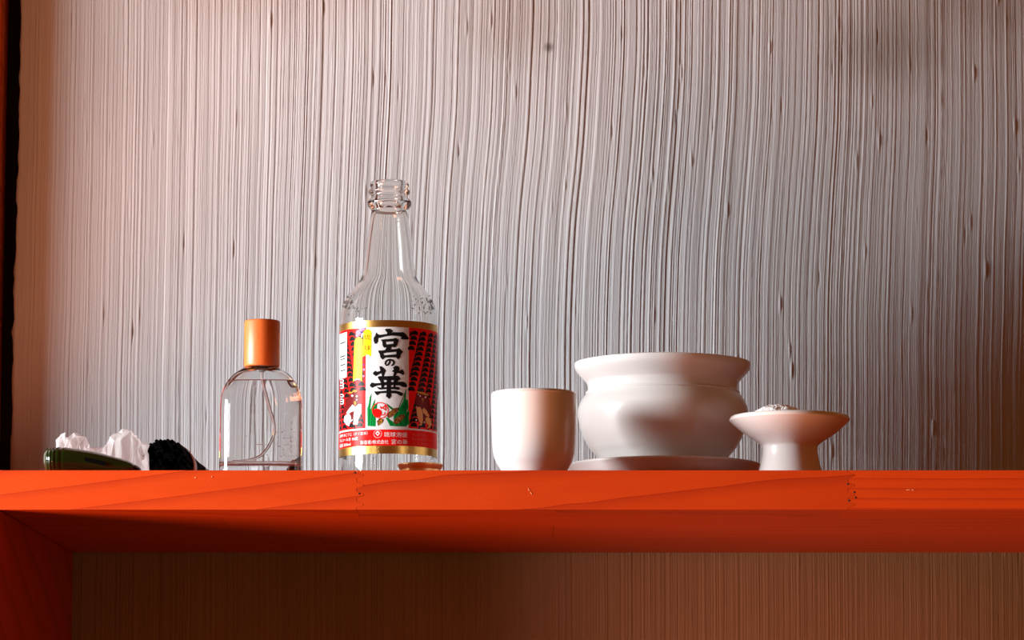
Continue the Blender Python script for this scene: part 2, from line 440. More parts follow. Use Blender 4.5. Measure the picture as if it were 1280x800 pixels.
# salt heap
bm = bmesh.new()
zb = zt - 0.0118; ztop = at(981, 506.0, SY).z
g = 44; R0 = 0.0215; vv = {}
for i in range(g + 1):
    for j in range(g + 1):
        u, v = i / g * 2 - 1, j / g * 2 - 1
        x = R0 * u * math.sqrt(1 - v * v / 2); y = R0 * v * math.sqrt(1 - u * u / 2)
        rr = math.hypot(x + 0.003, y) / R0
        hh = (ztop - zb) * (1 - min(rr, 1) ** 2.6) + random.uniform(-0.00025, 0.00025) * (1 if rr < 0.97 else 0)
        hh *= 0.96 + 0.035 * math.sin(x * 700 + 1) * math.cos(y * 520)
        vv[i, j] = bm.verts.new((x, y, zb + max(hh, 0.0) + 0.0002 + 0.004 * min(1, math.hypot(x, y) / R0) ** 2))
for i in range(g):
    for j in range(g): bm.faces.new((vv[i, j], vv[i + 1, j], vv[i + 1, j + 1], vv[i, j + 1]))
st = NT('salt_crystals'); st.set(color=(0.97, 0.96, 0.96), rough=0.8, spec=0.2); st.bump(st.noise(st.objco(), 1100, 2), 0.2, 0.0004)
salt = link('salt_heap', mesh_of(bm), st.m); salt.location = (c.x - 0.0026, SY, 0)
tag(salt, 'small heap of coarse white salt in the pedestal dish', 'salt', kind='stuff')

# ------------------------------------------------------------------ liquor bottle
GX, GY = 485.5, 0.165
g0 = at(GX, 500, GY)
GLASS = glass('clear_glass', (0.985, 1.0, 0.99), 1.5)
RG = 61.3 * scale_at(490, GY)
b1 = prof(GX, GY, [(61.2, 405), (60.6, 396), (58.6, 386), (55.0, 377), (49.0, 367.5), (42.5, 359), (37.0, 351.5), (33.6, 344), (31.4, 332), (29.2, 312), (26.4, 290), (23.8, 272), (22.4, 264)])
bead = prof(GX, GY, [(22.8, 262.6), (25.4, 260.2), (27.4, 256.5), (27.6, 252.8), (26.0, 250.0), (23.9, 248.8), (23.4, 246.6), (23.6, 244.2), (25.4, 242.3), (26.1, 240.2), (25.2, 238.2), (23.6, 236.6), (23.6, 234.6), (24.4, 232.4), (24.3, 230.4), (23.0, 228.0)])
base = [(0, 0.0022), (0.016, 0.0014), (0.0215, 0.0), (0.0245, 0.0003), (0.0272, 0.0024), (RG, 0.0065), (RG, 0.012), (RG, 0.03), (RG, 0.05), (RG, 0.07), (RG, 0.088), (RG, 0.096)]
inn = [(max(r - 0.0024, 0.0068), z) for r, z in b1]
zlip = bead[-1][1]
inner = [(0.0078, zlip - 0.0002), (0.0074, zlip - 0.002), (0.0072, zlip - 0.008), (0.0076, zlip - 0.016)] + [p for p in reversed(inn) if p[1] < zlip - 0.02] + \
        [(RG - 0.0023, 0.096), (RG - 0.0023, 0.088), (RG - 0.0023, 0.07), (RG - 0.0023, 0.05), (RG - 0.0023, 0.03), (RG - 0.0023, 0.014), (RG - 0.0035, 0.0095), (0.020, 0.0072), (0.008, 0.0064), (0, 0.0062)]
outer = base + b1 + bead + [(0.0098, zlip + 0.0003), (0.0088, zlip + 0.0004)]
bottle = tag(empty('liquor_bottle', (g0.x, GY, 0)), 'empty clear glass bottle with a red, gold and white Japanese label', 'bottle')
link('glass_body', lathe(smooth_profile(outer, 3) + smooth_profile(inner, 3), 128), GLASS, bottle, True)

# moulded specks on the shoulder
def shoulder_r(z):
    zz = sorted((z_, r_) for r_, z_ in b1)
    return float(np.interp(z, [q[0] for q in zz], [q[1] for q in zz]))
bm = bmesh.new()
def speck(px, py, rad, ln):
    z = at(GX, py, GY - 0.012).z; r = shoulder_r(z)
    k = (px - GX) * scale_at(py, GY) / r
    if abs(k) > 0.985: k = math.copysign(0.985, k)
    ph = math.asin(k)
    m = bmesh.ops.create_icosphere(bm, subdivisions=1, radius=rad)
    for v in m['verts']:
        v.co.z *= ln
        v.co += Vector((r * math.sin(ph), -r * math.cos(ph), z))
for _ in range(46): speck(random.gauss(435.5, 4.0), random.gauss(380, 6.0), random.uniform(.0004, .0008), random.uniform(.7, 1.4))
for _ in range(14): speck(random.uniform(444, 461), random.uniform(387, 396), random.uniform(.0003, .0005), random.uniform(.7, 1.8))
for _ in range(30): speck(random.gauss(538.5, 3.0), random.gauss(380, 6.0), random.uniform(.0004, .0008), random.uniform(.7, 1.5))
for _ in range(36): speck(random.uniform(513, 540), 372 + random.random() * 24, random.uniform(.0003, .0006), random.uniform(.7, 1.6))
o = link('embossed_specks', mesh_of(bm), glass('rough_glass', (0.62, 0.66, 0.64), 1.45, 0.08), bottle, True)
tag(o, 'rough moulded specks on the shoulder', kind='stuff')

# ---- label: everything wrapped on the bottle's cylinder
def pix2cyl(px, py, r=RG):
    d = ray(px, py); ox, oy = CAM.x - g0.x, CAM.y - GY
    a = d.x * d.x + d.y * d.y; b = 2 * (ox * d.x + oy * d.y); cc = ox * ox + oy * oy - r * r
    disc = b * b - 4 * a * cc
    t = (-b - math.sqrt(max(disc, 0))) / (2 * a)
    p = CAM + d * t
    return math.atan2(p.x - g0.x, -(p.y - GY)), p.z
def zrow(py): return pix2cyl(GX, py)[1]
EPS = 0.00003
def wrapped(name, parent, mat, polys, layer, space='px', step=2.0):
    """polys: outlines or (outline, hole, ...) in photo pixels ('px') or label millimetres-like (s, row) ('lab')"""
    bm = bmesh.new()
    for p in polys:
        loops = p if isinstance(p[0][0], (tuple, list)) else [p]
        pts = [q for l in loops for q in l]
        vs_ = [bm.verts.new((q[0], q[1], 0)) for q in pts]
        for tri in tessellate_polygon([[Vector((q[0], q[1], 0)) for q in l] for l in loops]):
            try: bm.faces.new([vs_[i] for i in tri])
            except ValueError: pass
    if not bm.faces: bm.free(); return None
    x0 = min(v.co.x for v in bm.verts); x1 = max(v.co.x for v in bm.verts)
    if space == 'px' and (x0 < 436 or x1 > 535): step = 0.4
    k = math.ceil(x0 / step) * step
    while k < x1:
        bmesh.ops.bisect_plane(bm, geom=bm.verts[:] + bm.edges[:] + bm.faces[:], dist=1e-5, plane_co=(k, 0, 0), plane_no=(1, 0, 0))
        k += step
    r = RG + EPS * (layer + 1.5)
    for v in bm.verts:
        if space == 'px': ph, z = pix2cyl(v.co.x, v.co.y)
        else: ph, z = v.co.x / 61.5, zrow(v.co.y)
        v.co = (r * math.sin(ph), -r * math.cos(ph), z)
    me = mesh_of(bm, False)
    # make all normals face outward
    me.update()
    flip = [p.index for p in me.polygons if (p.normal.x * p.center.x + p.normal.y * p.center.y) < 0]
    bm2 = bmesh.new(); bm2.from_mesh(me); bm2.faces.ensure_lookup_table()
    bmesh.ops.reverse_faces(bm2, faces=[bm2.faces[i] for i in flip]); bm2.to_mesh(me); bm2.free()
    return link(name, me, mat, parent, True)
def ink(name, c, rough=0.28):
    return plain(name, c, rough, 0.03, 900, spec=0.05)
RED = ink('red_ink', (0.85, 0.010, 0.008)); BLACK = ink('black_ink', (0.012, 0.010, 0.010)); PAPER = ink('white_paper', (0.72, 0.715, 0.71))
YEL = ink('yellow_ink', (0.95, 0.72, 0.01)); GREEN = ink('green_ink', (0.004, 0.26, 0.045)); DGREEN = ink('dark_green_ink', (0.003, 0.09, 0.02))
BROWN = ink('brown_ink', (0.16, 0.05, 0.02)); TAN = ink('tan_ink', (0.78, 0.40, 0.15)); MAROON = ink('maroon_ink', (0.17, 0.010, 0.010))
OCHRE = ink('ochre_ink', (0.55, 0.26, 0.03)); FAINT = ink('faint_ink', (0.75, 0.12, 0.07)); WINK = ink('white_ink', (0.9, 0.88, 0.86)); PINK = ink('pink_ink', (0.85, 0.25, 0.45))
GOLD = plain('gold_foil', (0.72, 0.44, 0.12), 0.30, 0.03, 900, metal=1.0)

SMAX = 118
def band(s0, s1, r0, r1): return [(s0, r0), (s1, r0), (s1, r1), (s0, r1)]
lab = wrapped('label', bottle, PAPER, [band(-SMAX, SMAX, 400, 567)], 0, 'lab')
lab['label'] = 'printed red, white and gold paper label'
wrapped('gold_band', lab, GOLD, [band(-SMAX, SMAX, 400, 408.6)], 1, 'lab')
wrapped('gold_band', lab, GOLD, [band(-SMAX, SMAX, 557, 567)], 1, 'lab')
wrapped('red_field', lab, RED, [band(-SMAX, -27.2, 408.6, 534.6), band(27.9, SMAX, 408.6, 534.6)], 1, 'lab')
wrapped('red_text_band', lab, RED, [band(-SMAX, SMAX, 536.8, 557)], 1, 'lab')
# black scale pattern
scales = []
def crescent(s, y, w, h):
    out = []
    for i in range(9):
        a = math.pi * (1.02 - 1.04 * i / 8); out.append((s + w * math.cos(a), y - h * math.sin(a)))
    for i in range(7):
        a = math.pi * (0.04 + 0.92 * i / 6); out.append((s + 0.8 * w * math.cos(a), y + 1.3 - 0.12 * h * math.sin(a)))
    return out
for side in (1, -1):
    for k in range(-3, 12):
        y = 410.0
        n = 0
        while y < 534:
            s_ = 38 + 15.0 * k - 0.27 * (y - 408) + (0 if k % 2 else 0.8)
            if 30.5 < s_ < SMAX - 6 and y > 413.5:
                scales.append([(side * a, min(b, 534.3)) for a, b in crescent(s_, y, 5.0, 4.8)])
                if s_ > 36:
                    scales.append([(side * (s_ - 5.0), y - 3.3), (side * (s_ - 4.2), y - 0.5), (side * (s_ - 5.6), y + 3.3), (side * (s_ - 8.0), y + 3.0), (side * (s_ - 7.4), y - 0.4), (side * (s_ - 6.6), y - 3.0)])
            y += 6.4; n += 1
for sd in (1, -1):
    wrapped('black_scale_print', lab, BLACK, [q for q in scales if q[0][0] * sd > 0], 2, 'lab')

def cr(ox, oy, sc):
    return lambda pts: [(ox + a / sc, oy + b / sc) for a, b in pts]
K1 = cr(462, 405, 14.815); K2 = cr(458, 450, 14.286); C1 = cr(420, 400, 10.0); C5 = cr(420, 475, 11.42); C6 = cr(455, 480, 13.33); C7 = cr(505, 480, 12.31)
def ribbon(pts, w):
    L_, R_ = [], []
    for i, p in enumerate(pts):
        a = pts[max(i - 1, 0)]; b = pts[min(i + 1, len(pts) - 1)]
        dx, dy = b[0] - a[0], b[1] - a[1]; l = math.hypot(dx, dy) or 1
        ww = w[i] if isinstance(w, (list, tuple)) else w
        L_.append((p[0] - dy / l * ww / 2, p[1] + dx / l * ww / 2)); R_.append((p[0] + dy / l * ww / 2, p[1] - dx / l * ww / 2))
    return [[L_[i], L_[i + 1], R_[i + 1], R_[i]] for i in range(len(pts) - 1)]
brush = []
brush.append(K1([(280, 105), (310, 88), (380, 88), (430, 128), (410, 160), (410, 205), (320, 205), (325, 160)]))
brush.append(K1([(75, 260), (110, 200), (122, 150), (150, 188), (190, 200), (320, 185), (410, 170), (440, 150), (560, 155), (610, 148), (660, 175), (700, 225), (730, 265), (710, 290), (640, 290), (570, 280), (590, 240), (540, 225), (400, 215), (300, 228), (190, 260), (165, 260), (155, 330), (130, 368), (95, 365), (75, 310)]))
brush.append([K1([(205, 290), (250, 285), (440, 270), (480, 255), (545, 295), (530, 330), (510, 390), (470, 435), (410, 425), (330, 428), (270, 440), (240, 400), (235, 330)]), K1([(300, 330), (445, 322), (440, 365), (310, 380)])])
brush.append(K1([(320, 420), (405, 420), (395, 475), (285, 485)]))
brush.append([K1([(165, 490), (220, 490), (300, 480), (500, 462), (545, 445), (620, 515), (580, 560), (570, 610), (525, 658), (490, 620), (290, 622), (240, 660), (200, 620), (190, 560), (165, 520)]), K1([(255, 545), (330, 530), (495, 515), (490, 560), (270, 580)])])
for q in ribbon([(380, 668), (368, 715), (345, 752), (312, 768), (290, 735), (300, 695), (335, 668), (385, 660), (432, 675), (452, 712), (438, 748), (398, 775)], [30, 34, 34, 30, 34, 34, 32, 32, 36, 40, 38, 16]): brush.append(K1(q))
brush.append(K2([(230, 115), (270, 112), (320, 150), (350, 190), (330, 230), (310, 295), (280, 295), (265, 235), (210, 265), (170, 290), (120, 255), (120, 225), (160, 190), (190, 210), (250, 195), (240, 150)]))
brush.append(K2([(475, 135), (520, 100), (570, 110), (595, 150), (580, 195), (620, 180), (635, 160), (670, 200), (675, 250), (645, 270), (610, 245), (545, 235), (520, 290), (475, 290), (490, 215), (450, 205), (490, 170)]))
brush.append(K2([(205, 300), (240, 285), (300, 290), (480, 285), (560, 280), (610, 330), (600, 355), (560, 362), (300, 358), (235, 360), (215, 340)]))
brush.append(K2([(225, 340), (305, 350), (325, 440), (310, 495), (265, 495), (262, 420)]))
brush.append(K2([(485, 345), (575, 345), (550, 410), (520, 440), (520, 495), (480, 495)]))
brush.append(K2([(60, 445), (100, 400), (150, 415), (250, 410), (355, 392), (560, 390), (650, 385), (700, 410), (730, 460), (710, 490), (640, 480), (590, 455), (400, 450), (200, 455), (140, 480), (110, 500), (70, 475)]))
brush.append(K2([(185, 480), (250, 492), (400, 480), (580, 480), (600, 520), (570, 535), (400, 515), (250, 530), (215, 515)]))
brush.append(K2([(140, 560), (200, 560), (400, 545), (520, 545), (600, 565), (660, 600), (640, 640), (600, 640), (540, 600), (400, 590), (250, 595), (195, 632), (165, 605)]))
brush.append(K2([(360, 290), (440, 290), (440, 590), (445, 640), (410, 700), (345, 645), (360, 600)]))
wrapped('brush_lettering', lab, BLACK, brush, 4)['label'] = 'large black brush lettering'
# reeds, fruits, seal
reeds = [C6([(60, 700), (55, 400), (75, 350), (95, 220), (130, 150), (115, 300), (95, 400), (115, 420), (130, 370), (165, 290), (195, 240), (170, 340), (150, 420), (200, 330), (225, 300), (215, 400), (200, 480), (195, 710)]),
         C6([(435, 700), (360, 560), (400, 560), (440, 600), (500, 640), (490, 560), (500, 510), (540, 480), (600, 380), (650, 290), (675, 180), (690, 90), (705, 90), (695, 250), (730, 270), (745, 400), (715, 430), (715, 480), (755, 440), (758, 500), (745, 560), (757, 640), (755, 700), (730, 670), (700, 710)]),
         C6([(370, 320), (490, 405), (460, 430), (415, 390)])]
wrapped('green_reed_print', lab, GREEN, reeds, 2)
dl = []
for a, b in (((700, 110), (520, 560)), ((725, 290), (600, 500)), ((740, 420), (690, 690)), ((600, 620), (640, 700)), ((690, 300), (690, 480)), ((540, 640), (560, 700)), ((120, 200), (85, 690)), ((180, 290), (125, 690)), ((215, 330), (165, 690)), ((410, 580), (480, 690)), ((750, 470), (660, 600)), ((385, 335), (470, 415))):
    for q in ribbon([a, ((a[0] + b[0]) / 2 - 8, (a[1] + b[1]) / 2), b], [9, 14, 9]): dl.append(C6(q))
wrapped('dark_green_reed_print', lab, DGREEN, dl, 3)
fr = [C6([(400, 480), (500, 405), (580, 390), (550, 460), (470, 540), (400, 570), (385, 530)]), C6([(495, 660), (500, 590), (600, 515), (670, 505), (680, 550), (620, 620), (530, 675)]), C6([(215, 620), (260, 570), (330, 590), (310, 640), (235, 700)])]
wrapped('brown_fruit_print', lab, BROWN, fr, 4)
dots = []
def dot(x, y, r): return [(x + r * math.cos(a * math.pi / 3), y + r * math.sin(a * math.pi / 3)) for a in range(6)]
for (x0, y0, x1, y1, wd) in ((420, 530, 550, 420, 38), (530, 640, 655, 540, 40), (240, 660, 310, 600, 22)):
    for _ in range(16):
        u = random.random(); v = random.uniform(-wd, wd)
        dx, dy = x1 - x0, y1 - y0; l = math.hypot(dx, dy)
        dots.append(C6(dot(x0 + dx * u - dy / l * v, y0 + dy * u + dx / l * v, 8)))
wrapped('ochre_fruit_dots', lab, OCHRE, dots, 5)
seal = []
cx_, cy_, rr_ = 272, 440, 130
ringp = [(cx_ + rr_ * math.cos(i * math.pi / 16), cy_ + rr_ * math.sin(i * math.pi / 16)) for i in range(33)]
for q in ribbon(ringp, 15): seal.append(C6(q))
seal.append(C6([(150, 430), (185, 415), (235, 412), (285, 440), (300, 490), (262, 560), (205, 545), (170, 510), (148, 470)]))
for pts in ([(272, 372), (290, 415)], [(290, 408), (340, 370), (372, 362)], [(345, 352), (362, 400), (356, 445)], [(300, 520), (340, 510), (350, 470)], [(310, 395), (345, 425)]):
    for q in ribbon(pts, 18): seal.append(C6(q))
wrapped('red_seal_print', lab, RED, seal, 5)
# seated beasts
wb_ = [C5([(240, 350), (280, 385), (330, 340), (365, 350), (360, 480), (320, 560), (310, 635), (250, 638), (255, 500), (265, 440), (215, 458), (180, 490), (165, 480), (150, 470), (190, 410)]),
       C5([(165, 485), (205, 495), (218, 540), (205, 600), (190, 660), (150, 640), (115, 590), (125, 520)]), C5([(200, 585), (240, 560), (235, 580), (200, 610)])]
wrapped('white_beast_print', lab, WINK, wb_, 4)
wrapped('maroon_beast_print', lab, MAROON, [C5([(100, 470), (130, 360), (150, 280), (185, 240), (215, 195), (300, 180), (345, 240), (330, 340), (280, 395), (240, 350), (165, 445), (120, 500)]), C5([(180, 490), (265, 440), (255, 560), (200, 610), (215, 540)])], 3)
wrapped('maroon_beast_print', lab, MAROON, [
        C7([(200, 150), (230, 120), (370, 170), (385, 250), (425, 400), (420, 500), (390, 480), (350, 450), (300, 370), (270, 395), (230, 340), (190, 320), (175, 260)]), C7([(285, 450), (350, 500), (325, 560), (330, 620), (285, 600)])], 3)
wrapped('tan_beast_print', lab, TAN, [C7([(185, 335), (215, 360), (240, 345), (270, 390), (285, 450), (290, 560), (270, 640), (215, 638), (250, 610), (230, 570), (200, 480), (190, 400)]),
        C7([(280, 400), (300, 365), (340, 400), (392, 498), (350, 500), (290, 440)]), C7([(330, 520), (370, 505), (410, 540), (422, 620), (400, 670), (350, 690), (380, 640), (340, 600), (325, 560)])], 4)
wrapped('orange_brow_print', lab, OCHRE, [C7([(185, 108), (260, 122), (340, 148), (388, 165), (350, 182), (270, 152), (200, 132)]), C7([(270, 215), (305, 225), (300, 255), (270, 245)])], 5)
wrapped('orange_brow_print', lab, OCHRE, [C5([(165, 190), (200, 168), (230, 172), (250, 142), (305, 145), (300, 170), (250, 172), (225, 192)]), C5([(255, 310), (285, 300), (290, 350), (268, 370)])], 5)
ey = [C7(dot(245, 185, 13)), C7(dot(325, 205, 13)), C7(dot(215, 160, 7)), C5(dot(235, 225, 16)), C5(dot(300, 232, 14)), C5(dot(298, 282, 10)), C7(dot(185, 555, 12)), C7(dot(310, 590, 12)), C7(dot(282, 270, 6))]
for sd in (1, -1):
    wrapped('pale_eye_print', lab, WINK, [q for q in ey if (q[0][0] - GX) * sd > 0], 6)
# yellow tablets
wrapped('yellow_tablet_print', lab, YEL, [C1([(345, 150), (370, 122), (400, 114), (430, 125), (446, 150), (440, 462), (415, 440), (380, 435), (332, 465), (340, 300)]),
        C1([(233, 265), (250, 230), (285, 212), (318, 225), (334, 250), (330, 470), (325, 770), (290, 735), (245, 745), (215, 772), (225, 500)])], 4)
wrapped('tablet_edge_print', lab, WINK, [C1(q) for q in ribbon([(322, 215), (330, 180), (345, 165)], 16) + ribbon([(232, 755), (262, 738), (300, 745)], 14) + ribbon([(385, 440), (412, 452), (430, 490)], 12)], 5)
wrapped('pink_flower_print', lab, PINK, [C1(dot(285, 160, 38)), C1(dot(315, 120, 28)), C1(dot(345, 110, 22)), C1(dot(265, 195, 20)), C1(dot(350, 620, 16)), C1(dot(345, 700, 14))], 3)
wrapped('blue_flower_print', lab, ink('blue_ink', (0.03, 0.04, 0.25)), [C1(dot(318, 152, 16)), C1(dot(345, 560, 12)), C1(dot(300, 180, 9))], 5)
# barcode and its panel
wrapped('barcode_panel', lab, PAPER, [C1([(45, 180), (140, 148), (136, 715), (42, 745)])], 4)
wrapped('barcode', lab, BLACK, [C1([(55, y + 14), (120, y - 8), (120, y - 8 + w), (55, y + 14 + w)]) for y, w in ((243, 5), (275, 15), (345, 6), (362, 6), (385, 6), (445, 15), (480, 13), (552, 14), (622, 13), (690, 4))], 5)
loops = []
for cy in (12, 60, 100, 225, 290, 325):
    rx_, ry_ = (24, 20)
    loops += [C5(q) for q in ribbon([(86 + rx_ * math.cos(i * math.pi / 5), cy + ry_ * math.sin(i * math.pi / 5)) for i in range(-4, 5)], 12)]
wrapped('white_mark_print', lab, WINK, loops, 4)

# ---- printed text (CJK glyphs come with Blender's own fonts)
def glyphs(body):
    cu = bpy.data.curves.new('t', 'FONT'); cu.body = body; cu.size = 1.0; cu.resolution_u = 2
    ob = bpy.data.objects.new('t', cu); COL.objects.link(ob)
    bpy.context.view_layer.update()
    dg = bpy.context.evaluated_depsgraph_get()
    me = bpy.data.meshes.new_from_object(ob.evaluated_get(dg))
    vs_ = [tuple(v.co[:2]) for v in me.vertices]; fs = [tuple(p.vertices) for p in me.polygons]
    bpy.data.objects.remove(ob); bpy.data.curves.remove(cu); bpy.data.meshes.remove(me)
    return vs_, fs
def text_polys(body, x0, x1, y0, y1, shear=0.0):
    """fit text into a box (x right, y down)"""
    vs_, fs = glyphs(body)
    if not fs: return []
    ax, bx_ = min(v[0] for v in vs_), max(v[0] for v in vs_); ay, by = min(v[1] for v in vs_), max(v[1] for v in vs_)
    f = lambda v: (x0 + (v[0] - ax) / (bx_ - ax) * (x1 - x0), y1 - (v[1] - ay) / (by - ay) * (y1 - y0))
    return [[f(vs_[i]) for i in fc] for fc in fs]
s_of = lambda px: 61.5 * math.asin(max(-0.999, min(0.999, (px - GX) / 61.5)))
T = []
T += text_polys('琉球泡盛', s_of(482.5), s_of(511), 540.0, 546.2)
T += text_polys('製造者/株式会社', s_of(453), s_of(488), 549.8, 554.9)
T += text_polys('宮の華', s_of(491.5), s_of(511), 549.0, 555.2)
T += text_polys('原材料 米こうじ（タイ産米）', s_of(426), s_of(462), 538.8, 543.0)
T += text_polys('アルコール分 30度', s_of(426), s_of(450), 544.8, 549.0)
T += text_polys('容量 300ml', s_of(426), s_of(440.5), 550.8, 555.2)
wrapped('white_small_lettering', lab, WINK, T, 3, 'lab')
emb = [[ (s_of(474.6) + a, 541.6 + b) for a, b in q] for q in ribbon([(0, -2.6), (2.2, 0), (0, 2.6), (-2.2, 0), (0, -2.6)], 1.5)]
emb += [[(s_of(474.6) + a, 542.2 + b) for a, b in q] for q in ribbon([(5 * math.cos(i * math.pi / 10), 5 * math.sin(i * math.pi / 10)) for i in range(21)], 0.35)]
wrapped('diamond_emblem', lab, WINK, emb, 3, 'lab')
F_ = []
for row, (a, b) in enumerate(((516.5, 537), (516.5, 542), (516.5, 543.5))):   # illegible faint lines
    x = s_of(a); y = 540.5 + row * 5.6
    while x < s_of(b):
        for _ in range(3):
            u = random.uniform(0, 2.0); v = random.uniform(0, 3.0)
            F_ += [[(x + u, y + v), (x + u + 1.4, y + v), (x + u + 1.4, y + v + .45), (x + u, y + v + .45)]] if random.random() < .5 else [[(x + u, y), (x + u + .4, y), (x + u + .4, y + 3.2), (x + u, y + 3.2)]]
        x += 3.2
wrapped('faint_small_lettering', lab, FAINT, F_, 3, 'lab')
TT = text_polys('琉', 455.5, 463.6, 418, 425) + text_polys('球', 455.5, 463.6, 431.5, 438.5)
wrapped('tablet_lettering', lab, MAROON, TT, 6)
wrapped('tablet_lettering', lab, OCHRE, text_polys('泡', 444.4, 452.2, 433.2, 443.2) + text_polys('盛', 444.6, 452, 451.5, 461.5), 6)
# embossed foot mark in the glass
vs_, fs = glyphs('R')
er = [[(475.4 - 13 + v[0], v[1]) for v in [vs_[i] for i in fc]] for fc in fs]
er = text_polys('R', s_of(462.8), s_of(467.6), 582.2, 587.2)
wrapped('embossed_mark', bottle, GLASS, er, 4, 'lab')

# ------------------------------------------------------------------ screw cap lying open side up
CX, CY = 525.4, 0.100
c = at(CX, 582, CY); s = scale_at(582, CY)
zt = at(CX, 577.8, CY - 0.0125).z
cp = [(0, 0.0), (0.0112, 0.0), (0.0121, 0.0006), (0.0124, 0.0016), (0.0124, zt * 0.40), (0.0121, zt * 0.45), (0.0124, zt * 0.52), (0.0126, zt * 0.62), (0.0122, zt * 0.70), (0.0122, zt * 0.74), (0.0129, zt * 0.84), (0.0134, zt * 0.93),
      (0.0135, zt * 0.97), (0.0132, zt), (0.0129, zt * 0.985), (0.0124, zt * 0.90), (0.0117, zt * 0.7), (0.0119, zt * 0.5), (0.0119, 0.002), (0.0112, 0.0008), (0, 0.0008)]
GC = plain('gold_tin', (0.96, 0.56, 0.24), 0.36, 0.03, 500, metal=1.0)
capo = tag(empty('screw_cap', (c.x, CY, 0)), 'small gold metal screw cap lying in front of the bottle', 'bottle cap')
link('cap_shell', lathe(smooth_profile(cp, 3), 96), GC, capo, True)
liner = lathe([(0, 0.0016), (0.0110, 0.0016), (0.0112, 0.0012), (0.0112, 0.0009), (0, 0.0009)], 48)
link('liner', liner, plain('liner_white', (0.8, 0.78, 0.74), 0.5), capo, True)

# ------------------------------------------------------------------ spray flask with wooden cap
FX, FY = 326.7, 0.064
c = at(FX, 530, FY); s = scale_at(530, FY)
RF = 51.6 * s
flask = tag(empty('spray_flask', (c.x, FY, 0)), 'clear round spray flask full of liquid with a wooden cap', 'spray bottle')
sh = prof(FX, FY, [(51.6, 530), (51.4, 508), (50.2, 497), (47.2, 486.5), (42.0, 477), (34.5, 468.5), (25.5, 462), (17.5, 457.8)])
zneck = sh[-1][1]
fo = [(0, 0.0010), (0.015, 0.0006), (0.0215, 0.0), (RF - 0.0012, 0.0004), (RF, 0.0020), (RF, 0.006), (RF, 0.014)] + sh + [(0.0070, zneck + 0.001), (0.0068, zneck + 0.010), (0.0060, zneck + 0.0103)]
t_ = 0.0017
sin_ = [(r - t_, z - 0.0012) for r, z in reversed(sh)]
fi = [(0.0050, zneck + 0.0100), (0.0050, zneck - 0.0002)] + [p for p in sin_ if p[0] > 0.0075] + [(RF - t_, 0.018), (RF - t_, 0.0112), (RF - t_ - 0.0012, 0.0092), (0.014, 0.0085), (0, 0.0085)]
def flatten(me):
    for v in me.vertices:
        x, y = v.co.x, v.co.y; r = math.hypot(x, y)
        if r < 1e-6: continue
        b = min(1.0, max(0.0, (r - 0.0078) / 0.0080)); b = b * b * (3 - 2 * b)
        c_, s_ = x / r, y / r
        fx = r * math.copysign(abs(c_) ** 0.58, c_); fy = 0.74 * r * math.copysign(abs(s_) ** 0.58, s_)
        v.co.x = x + (fx - x) * b; v.co.y = y + (fy - y) * b
    return me
FG = glass('flask_glass', (0.99, 1.0, 1.0), 1.48)
link('flask_glass', flatten(lathe(smooth_profile(fo, 3) + smooth_profile(fi, 3), 160)), FG, flask, True)
zl = at(FX, 474.0, FY - 0.017).z
liq = [p for p in reversed(fi) if p[1] < zl - 0.0004 and p[0] > 0]
lq = [(0, 0.00845)] + [(r + 0.00008, z - 0.00005) for r, z in smooth_profile(liq, 3)]
rl = float(np.interp(zl, [p[1] for p in reversed(sin_)], [p[0] for p in reversed(sin_)]))
lq += [(rl + 0.00005, zl), (0, zl)]
link('liquid', flatten(lathe(lq, 160)), glass('clear_liquid', (0.95, 0.92, 0.91), 1.333), flask, True)
# pump and dip tube
pl_m = plain('pump_plastic', (0.62, 0.62, 0.62), 0.35)
link('pump', lathe([(0, zneck - 0.0055), (0.0016, zneck - 0.0055), (0.0022, zneck - 0.0035), (0.0046, zneck - 0.0015), (0.0048, zneck + 0.009), (0, zneck + 0.009)], 32), pl_m, flask, True)
tp = [(0, 0, zneck - 0.005), (0.0012, 0, zneck - 0.012), (0.0045, 0.002, zneck - 0.024), (0.0072, 0.003, zneck - 0.034), (0.0068, 0.003, zneck - 0.042), (0.001, 0.001, 0.0150), (-0.008, -0.001, 0.0110), (-0.015, -0.002, 0.0104)]
tpp = [tuple(q) for q in tp]
def cat3(pts, k=5):
    P = [pts[0]] + pts + [pts[-1]]; out = []
    for i in range(1, len(P) - 2):
        for j in range(k):
            t = j / k
            out.append(tuple(0.5 * (2 * b + (c_ - a) * t + (2 * a - 5 * b + 4 * c_ - d) * t * t + (3 * b - a - 3 * c_ + d) * t ** 3) for a, b, c_, d in zip(P[i - 1], P[i], P[i + 1], P[i + 2])))
    return out + [pts[-1]]
link('dip_tube', tube(cat3(tpp), 0.00085, 10), glass('tube_plastic', (0.95, 0.95, 0.95), 1.45, 0.15), flask, True)
# air bubbles clinging to the wall
bm = bmesh.new()
for _ in range(70):
    a = random.uniform(0.2, 1.15) if random.random() < .7 else random.uniform(-1.3, 1.3); z = 0.0125 + abs(random.gauss(0, 0.010)); r = RF - t_ - 0.0009
    m = bmesh.ops.create_icosphere(bm, subdivisions=2, radius=random.uniform(0.00018, 0.00042))
    for v in m['verts']: v.co += Vector((r * math.sin(a), -r * math.cos(a), z))
tag(link('air_bubbles', flatten(mesh_of(bm)), glass('air', (1, 1, 1), 0.75), flask, True), 'tiny air bubbles in the liquid', kind='stuff')
